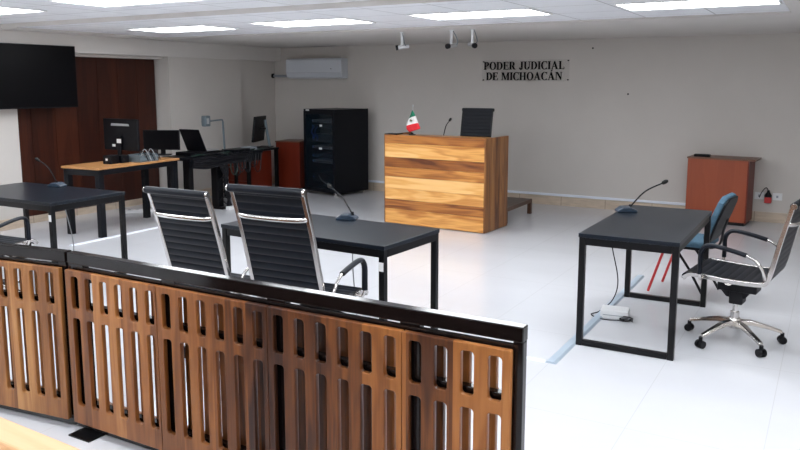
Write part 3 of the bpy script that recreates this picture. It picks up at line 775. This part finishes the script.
def monitor(label, loc, rz, w_, h_, lift=.1, tilt=0, back='plastic', grp='computer monitors on the clerk desks'):
    """screen faces local -y; origin at stand base"""
    t = thing('computer_monitor', label, 'monitor', loc, rz, grp)
    Mx = Matrix.Translation((0, 0, lift)) @ Matrix.Rotation(RAD(tilt), 4, 'X')
    MB().box(-w_ / 2, w_ / 2, -.012, .022, 0, h_, M=Mx).build('housing', M[back], t, bevel=.004)
    MB().box(-w_ / 2 + .012, w_ / 2 - .012, -.0135, -.012, .018, h_ - .012, M=Mx).build('screen', M['screen'], t)
    MB().box(-.03, .03, .03, .055, .01, lift + h_ * .45).build('stand', M['plastic'], t, bevel=.004)
    MB().prism([(-.12, -.07), (.12, -.07), (.10, .10), (-.10, .10)], 0, .012, 'z').build('base', M['plastic'], t, bevel=.004)
    return t
DZ = .797
m1 = monitor('black monitor seen from behind, with a pale stripe, on the amber desk', (-7.52, 6.35, DZ), 178, .62, .38, .13)
MB().prism([(-.17, .285), (.17, .285), (.155, .315), (-.155, .312)], .0225, .0245, 'y', M=Matrix.Translation((0, 0, .14))).build('brand_strip', M['silver'], m1)
MB().box(-.05, .03, .0555, .0565, .22, .27).box(.10, .16, .0225, .0235, .17, .20).build('label_sticker', M['sticker'], m1)
m2 = monitor('wide dark monitor beyond the striped one, partly over the end of the amber desk', (-7.68, 7.12, .797), 24, .49, .26, .07)

# objects on the amber desk
t = thing('network_box', 'small black box at the near side of the monitor on the amber desk', 'electronic box', (-7.37, 6.05, DZ), 10)
MB().box(-.06, .06, -.07, .07, 0, .10).build('body', M['plastic'], t, bevel=.005)
MB().box(-.02, .01, -.0715, -.07, .04, .065).build('label_sticker', M['sticker'], t)
tag(MB().box(-.05, .05, -.055, .055, 0, .09).build('network_box', M['black'], bevel=.006), 'black cube-like adaptor right beside the first small black box', 'electronic box').location = (-7.34, 6.19, DZ)
t = thing('electronics_case', 'open blue-grey electronics case with cables on the amber desk', 'electronic box', (-7.27, 6.44, DZ), 4)
cs = MB(); cs.box(-.10, .10, -.15, .15, 0, .012); cs.box(-.10, -.09, -.15, .15, .012, .09); cs.box(.09, .10, -.15, .15, .012, .07); cs.box(-.09, .09, -.15, -.14, .012, .09); cs.box(-.09, .09, .14, .15, .012, .09)
cs.build('case', M['arm'], t, bevel=.002)
bd = MB()
for k in range(9): 
    x, y_ = random.uniform(-.07, .05), random.uniform(-.12, .09); bd.box(x, x + .04, y_, y_ + .05, .012, random.uniform(.04, .085))
bd.build('components', M['silver'], t)
for k in range(5):
    y_ = -.12 + .05 * k
    MB().tube([(.03, y_, .06), (.07, y_ + .02, .13 + .02 * (k % 2)), (.105, y_ + .05, .09), (.13, y_ + .07, .012)], .005, 6, 5).build('cable', M['cablewhite' if k in (1, 3) else 'cableblack'], t)

# long black equipment table
t = thing('equipment_table', 'long black table with hanging cables and a thick central column at the left wall', 'table', (-7.50, 7.98, 0), 0)
MB().box(-.30, .20, -.75, .72, .72, .765).build('tabletop', M['black'], t, bevel=.003)
MB().box(.16, .19, -.72, .70, .62, .72).build('apron', M['black'], t, bevel=.003)
MB().box(.05, .13, -.70, -.62, 0, .72).build('leg', M['blackmetal'], t, bevel=.004)
MB().box(-.02, .10, -.66, -.60, 0, .72).build('leg', M['blackmetal'], t, bevel=.004)
MB().box(.02, .13, -.18, -.06, .03, .72).build('column', M['blackmetal'], t, bevel=.006)
MB().box(-.25, .20, -.17, -.07, 0, .03).build('foot', M['blackmetal'], t, bevel=.006)
MB().box(-.28, -.24, .62, .66, 0, .72).build('leg', M['blackmetal'], t, bevel=.003)
MB().box(-.28, -.24, -.70, -.66, 0, .72).build('leg', M['blackmetal'], t, bevel=.003)
for k in range(11):
    y0 = random.uniform(-.2, .55); dr_ = random.uniform(.08, .26); x0 = .21 + .012 * (k % 3)
    m_ = M[['cableblack', 'cableblack', 'cableblack', 'cableblack', 'cablegreen', 'cableblack', 'cableblack'][k % 7]]
    MB().tube([(x0 - .03, y0, .768), (x0, y0 + .02, .72), (x0 + .01, y0 + .06, .70 - dr_), (x0 + .015, y0 + .15, .66 - dr_ * .8), (x0, y0 + .2, .72)], .0075, 6, 5).build('cable', m_, t)
for k in range(7):
    y0 = -.62 + .18 * k + random.uniform(-.04, .04)
    MB().tube([(.12, y0, .775), (.18, y0 + .1, .79), (.10, y0 + .2, .78), (.16, y0 + .32, .775)], .008, 6, 5).build('cable', M[['cablegreen', 'cableblack', 'cableblack'][k % 3]], t)
for k in range(5):
    zz = .64 + .022 * k; xx = .205 + .012 * (k % 2)
    MB().tube([(xx, -.70, zz), (xx + .02, -.45, zz - .03 + .012 * k), (xx, -.2, zz - .01), (xx + .025, .1, zz + .01), (xx, .4, zz)], .017, 8, 5).build('cable_bundle', M['cableblack'], t)
for k in range(3):
    MB().tube([(.15 + .02 * k, -.16 + .05 * k, .66), (.19, -.10 + .03 * k, .50), (.16, -.05, .36), (.20 - .02 * k, -.02, .2), (.17, -.03 + .03 * k, .03)], .022, 8, 5).build('cable_bundle', M['cableblack'], t)
for k in range(4):
    z = .12 + .14 * k
    MB().tube([(.13, -.14, z), (.20, -.12, z + .05), (.21, -.05, z + .01), (.16, -.03, z - .06), (.13, -.07, z - .02)], .009, 6, 5).build('cable', M['cableblack'], t)
def eqbox(label, loc, sx, sy, sz, m_, rz=0):
    o = MB().box(-sx / 2, sx / 2, -sy / 2, sy / 2, 0, sz).build('equipment_box', M[m_], bevel=.006)
    o.location = loc; o.rotation_euler = (0, 0, RAD(rz)); tag(o, label, 'electronic box'); return o
eqbox('flat black box under the open laptop on the black equipment table', (-7.60, 7.70, .766), .36, .50, .045, 'plastic')
eqbox('flat dark box in the middle of the black equipment table', (-7.42, 8.28, .766), .20, .34, .04, 'black')
eqbox('short grey box at the far end of the black equipment table', (-7.46, 8.58, .766), .16, .18, .05, 'greyplastic')

# laptop, open, seen from behind/side
t = thing('laptop', 'open black laptop', 'laptop', (-7.62, 7.70, .812), 180)
MB().box(-.17, .17, -.24, -.002, 0, .018).build('keyboard_base', M['silver'], t, bevel=.003)
MB().box(-.18, .18, 0, .012, .0, .33, M=Matrix.Translation((0, 0, .006)) @ Matrix.Rotation(RAD(-25), 4, 'X')).build('lid', M['plastic'], t, bevel=.003)
t['label'] = 'open black laptop standing on the equipment table left of the document camera'

# document camera
t = thing('document_camera', 'blue-grey document camera on a bent post above the equipment table', 'camera', (-7.60, 8.22, .765))
MB().cyl((0, 0, 0), (0, 0, .02), .06).build('base', M['plastic'], t)
MB().tube([(0, 0, .02), (0, -.01, .22), (0, -.02, .43)], .014, 8, 2).build('post', M['arm'], t)
MB().tube([(0, -.02, .43), (.0, -.03, .452), (.0, -.06, .455), (0, -.30, .445)], .011, 8, 3).build('boom', M['arm'], t)
MB().prism([(-.035, -.075), (.035, -.075), (.04, .0), (.035, .075), (-.035, .075), (-.04, 0)], -.41, -.30, 'y', M=Matrix.Translation((0, 0, .45))).build('camera_head', M['arm'], t, bevel=.012)
MB().box(.038, .043, -.38, -.335, .41, .49).build('lens_window', M['silver'], t)

# far monitor desk and red cabinets
t = thing('black_desk', 'small black desk under the side-on monitor at the left wall', 'desk', (-7.90, 9.13, 0))
MB().box(-.27, .27, -.36, .36, .705, .735).build('desktop', M['black'], t, bevel=.003)
for sx in (-.235, .235):
    for sy in (-.33, .33):
        MB().box(sx - .025, sx + .025, sy - .025, sy + .025, 0, .705).build('leg', M['blackmetal'], t, bevel=.003)
m3 = thing('computer_monitor', 'black monitor seen from its side on the small black desk by the left wall', 'monitor', (-7.92, 9.38, .735), -68, 'computer monitors on the clerk desks')
Mx = Matrix.Translation((0, -.04, .09)) @ Matrix.Rotation(RAD(-7), 4, 'X')
MB().box(-.27, .27, -.015, .02, 0, .40, M=Mx).build('housing', M['plastic'], m3, bevel=.004)
MB().box(-.258, .258, -.0165, -.015, .015, .388, M=Mx).build('screen', M['screen'], m3)
MB().tube([(0, .16, .012), (0, .12, .22), (0, .09, .43)], .022, 8, 2, rz=.012).build('stand', M['arm'], m3)
MB().box(-.03, .03, -.02, .11, .28, .31).build('tilt_arm', M['plastic'], m3)
MB().box(-.12, .12, -.02, .19, 0, .012).build('base', M['plastic'], m3, bevel=.004)

t = thing('red_cabinet', 'dark cherry cabinet at the left corner beside the server rack', 'cabinet', (-7.77, 10.08, 0), 8)
MB().box(-.22, .22, -.24, .24, .04, .785).build('body', M['cherrydark'], t, bevel=.002)
MB().box(-.23, .23, -.25, .25, .785, .805).build('top', M['cherrytop'], t, bevel=.002)
MB().box(-.21, .21, -.22, .24, 0, .04).build('plinth', M['plastic'], t)
t = thing('red_cabinet', 'dark cherry drawer cabinet under the small black desk by the left wall', 'cabinet', (-7.90, 9.13, 0), 0)
MB().box(-.23, .185, -.27, .27, .03, .69).build('body', M['cherrydark'], t, bevel=.002)
for k in range(3):
    d = MB().box(-.22, .16, -.286, -.27, .04 + .215 * k, .25 + .215 * k).build('drawer', M['cherrydark'], t, bevel=.002)
    MB().box(-.06, .0, -.30, -.286, .20 + .215 * k, .21 + .215 * k).build('handle', M['blackmetal'], d)
MB().box(-.22, .16, -.2, .2, 0, .03).build('plinth', M['plastic'], t)

# floor power strips
def strip(loc, rz, label, L_=.5):
    t = thing('power_strip', label, 'power strip', loc, rz, 'white power strips on the floor')
    MB().box(-L_ / 2, L_ / 2, -.035, .035, 0, .045).build('body', M['white'], t, bevel=.006)
    for k in range(4):
        MB().box(-L_ / 2 + .05 + .1 * k, -L_ / 2 + .09 + .1 * k, -.02, .02, .045, .047).build('outlet', M['greyplastic'], t)
strip((-8.08, 7.12, 0), 50, 'white power strip on the floor below the dark monitor')
strip((-7.20, 8.05, 0), 85, 'white power strip on the floor by the foot of the equipment table', .45)

# floor cable cover under the right table, box and coil
o = MB().prism([(-.035, 0), (.035, 0), (.022, .014), (-.022, .014)], 4.40, 6.9, 'y').build('cable_cover', M['cover'])
o.location = (-1.436, 0, 0); tag(o, 'pale blue-white cable cover strip along the floor under the right table', 'cable cover')
o = MB().prism([(-.02, 0), (.02, 0), (.013, .007), (-.013, .007)], -3.6, -1.475, 'x').build('cable_cover', M['conduit'])
o.location = (0, 4.42, 0); tag(o, 'thin white cable cover strip crossing the floor behind the railing end', 'cable cover')
t = thing('junction_box', 'white box with coiled cable on the floor under the right table', 'junction box', (-1.335, 5.58, 0), 8)
MB().box(-.10, .10, -.075, .075, 0, .062).build('body', M['white'], t, bevel=.006)
MB().box(-.08, .08, -.0765, -.075, .025, .03).build('seam', M['greyplastic'], t)
mb = MB()
mb.tube([(.09 + .045 * cos(a_ * .7), -.115 + .03 * sin(a_ * .7), .007 + .0012 * a_) for a_ in range(22)], .004, 6, 3)
mb.tube([(.09, -.10, .012), (.0, -.125, .007), (-.1, -.115, .007), (-.17, -.03, .007), (-.12, .06, .01), (-.03, .10, .10), (.0, .12, .25), (-.05, .11, .50), (-.09, .10, .728)], .0045, 6, 6)
mb.build('cable', M['cableblack'], t)
tag(MB().tube([(-2.93, 4.45, .75), (-2.94, 4.46, .45), (-2.92, 4.46, .2), (-2.90, 4.47, .008), (-2.80, 4.46, .008)], .005, 6, 5).build('microphone_cable', M['cablewhite']), 'thin pale cable hanging under the middle table', 'cable')
tag(MB().tube([(-6.35, 4.60, .73), (-6.28, 4.62, .45), (-6.22, 4.62, .2), (-6.25, 4.60, .008), (-6.1, 4.5, .008)], .005, 6, 5).build('microphone_cable', M['cablewhite']), 'thin pale cable hanging under the far left table', 'cable')
tag(MB().prism([(-.03, 0), (.03, 0), (.02, .01), (-.02, .01)], 5.2, 7.1, 'y').build('cable_cover', M['conduit']), 'white cable cover strip on the floor beside the amber desk', 'cable cover').location = (-7.05, 0, 0)

# ------------------------------------------------------------------ microphones: tips placed in world space
def micw(label, base, tip, rz, cm='micgrey', off=(0, 0), bend=.05, withbase=True):
    Mi = Matrix.Rotation(-RAD(rz), 3, 'Z')
    tl = Mi @ (Vector(tip) - Vector(base))
    s0 = Vector((off[0], off[1], .036 if withbase else .015))
    mid = s0.lerp(tl, .45); mid = Vector((mid.x, mid.y, mid.z + bend))
    return mic(label, base, rz, tl, s0, mid, cm, withbase)
micw('gooseneck microphone with blue-grey base on the right table', (-1.345, 5.83, .758), (-1.10, 5.90, .985), -60, off=(0, .03), bend=.035)
micw('gooseneck microphone with blue-grey base on the middle table', (-3.01, 4.50, .758), (-3.22, 4.60, .965), -70, off=(.0, .04), bend=.03)
micw('gooseneck microphone with blue-grey base on the far left table', (-6.38, 4.60, .758), (-6.57, 4.56, 1.0), -75, bend=.05)
micw('small black gooseneck microphone behind the top of the judge bench', (-4.22, 8.45, 1.021), (-4.13, 8.45, 1.275), 0, bend=.06, withbase=False)

# ------------------------------------------------------------------ pew corner in the foreground
t = thing('wooden_pew', 'pale wooden bench top poking into the bottom left corner', 'bench', (-1.85, 1.105, 0), -2.5)
MB().box(-1.6, 1.05, .0, .088, .772, .80).build('top_rail', M['pew'], t, bevel=.006)
MB().box(-1.58, 1.03, .02, .05, .30, .772).build('back_board', M['platform'], t, bevel=.003)
MB().box(-1.58, 1.03, -.40, .02, .42, .45).build('seat', M['pew'], t, bevel=.006)
for X in (-1.5, .9):
    MB().box(X, X + .06, -.36, .03, 0, .42).build('leg', M['platform'], t, bevel=.003)

# ------------------------------------------------------------------ camera, world
cam = bpy.data.cameras.new('camera'); co = bpy.data.objects.new('camera', cam); COL.objects.link(co); S.camera = co
F, PITCH, YAW = 760.4, RAD(8.28), RAD(29.75)
cam.sensor_fit = 'HORIZONTAL'; cam.sensor_width = 36; cam.lens = F * 36 / 800; cam.shift_y = -30 / 800
cam.clip_start = .05; cam.clip_end = 60
co.location = (0, 0, 1.72)
cy, sy, cp, sp_ = cos(YAW), sin(YAW), cos(PITCH), sin(PITCH)
fwd = Vector((-sy * cp, cy * cp, -sp_)); right = Vector((cy, sy, 0)); up = right.cross(fwd)
co.rotation_euler = Matrix((right, up, -fwd)).transposed().to_euler()
wd = bpy.data.worlds.new('world'); S.world = wd; wd.use_nodes = True
wd.node_tree.nodes['Background'].inputs['Color'].default_value = (.5, .55, .6, 1); wd.node_tree.nodes['Background'].inputs['Strength'].default_value = .3
S.view_settings.view_transform = 'Standard'; S.view_settings.look = 'None'; S.view_settings.exposure = -0.1; S.view_settings.gamma = 1
S.view_settings.use_curve_mapping = False
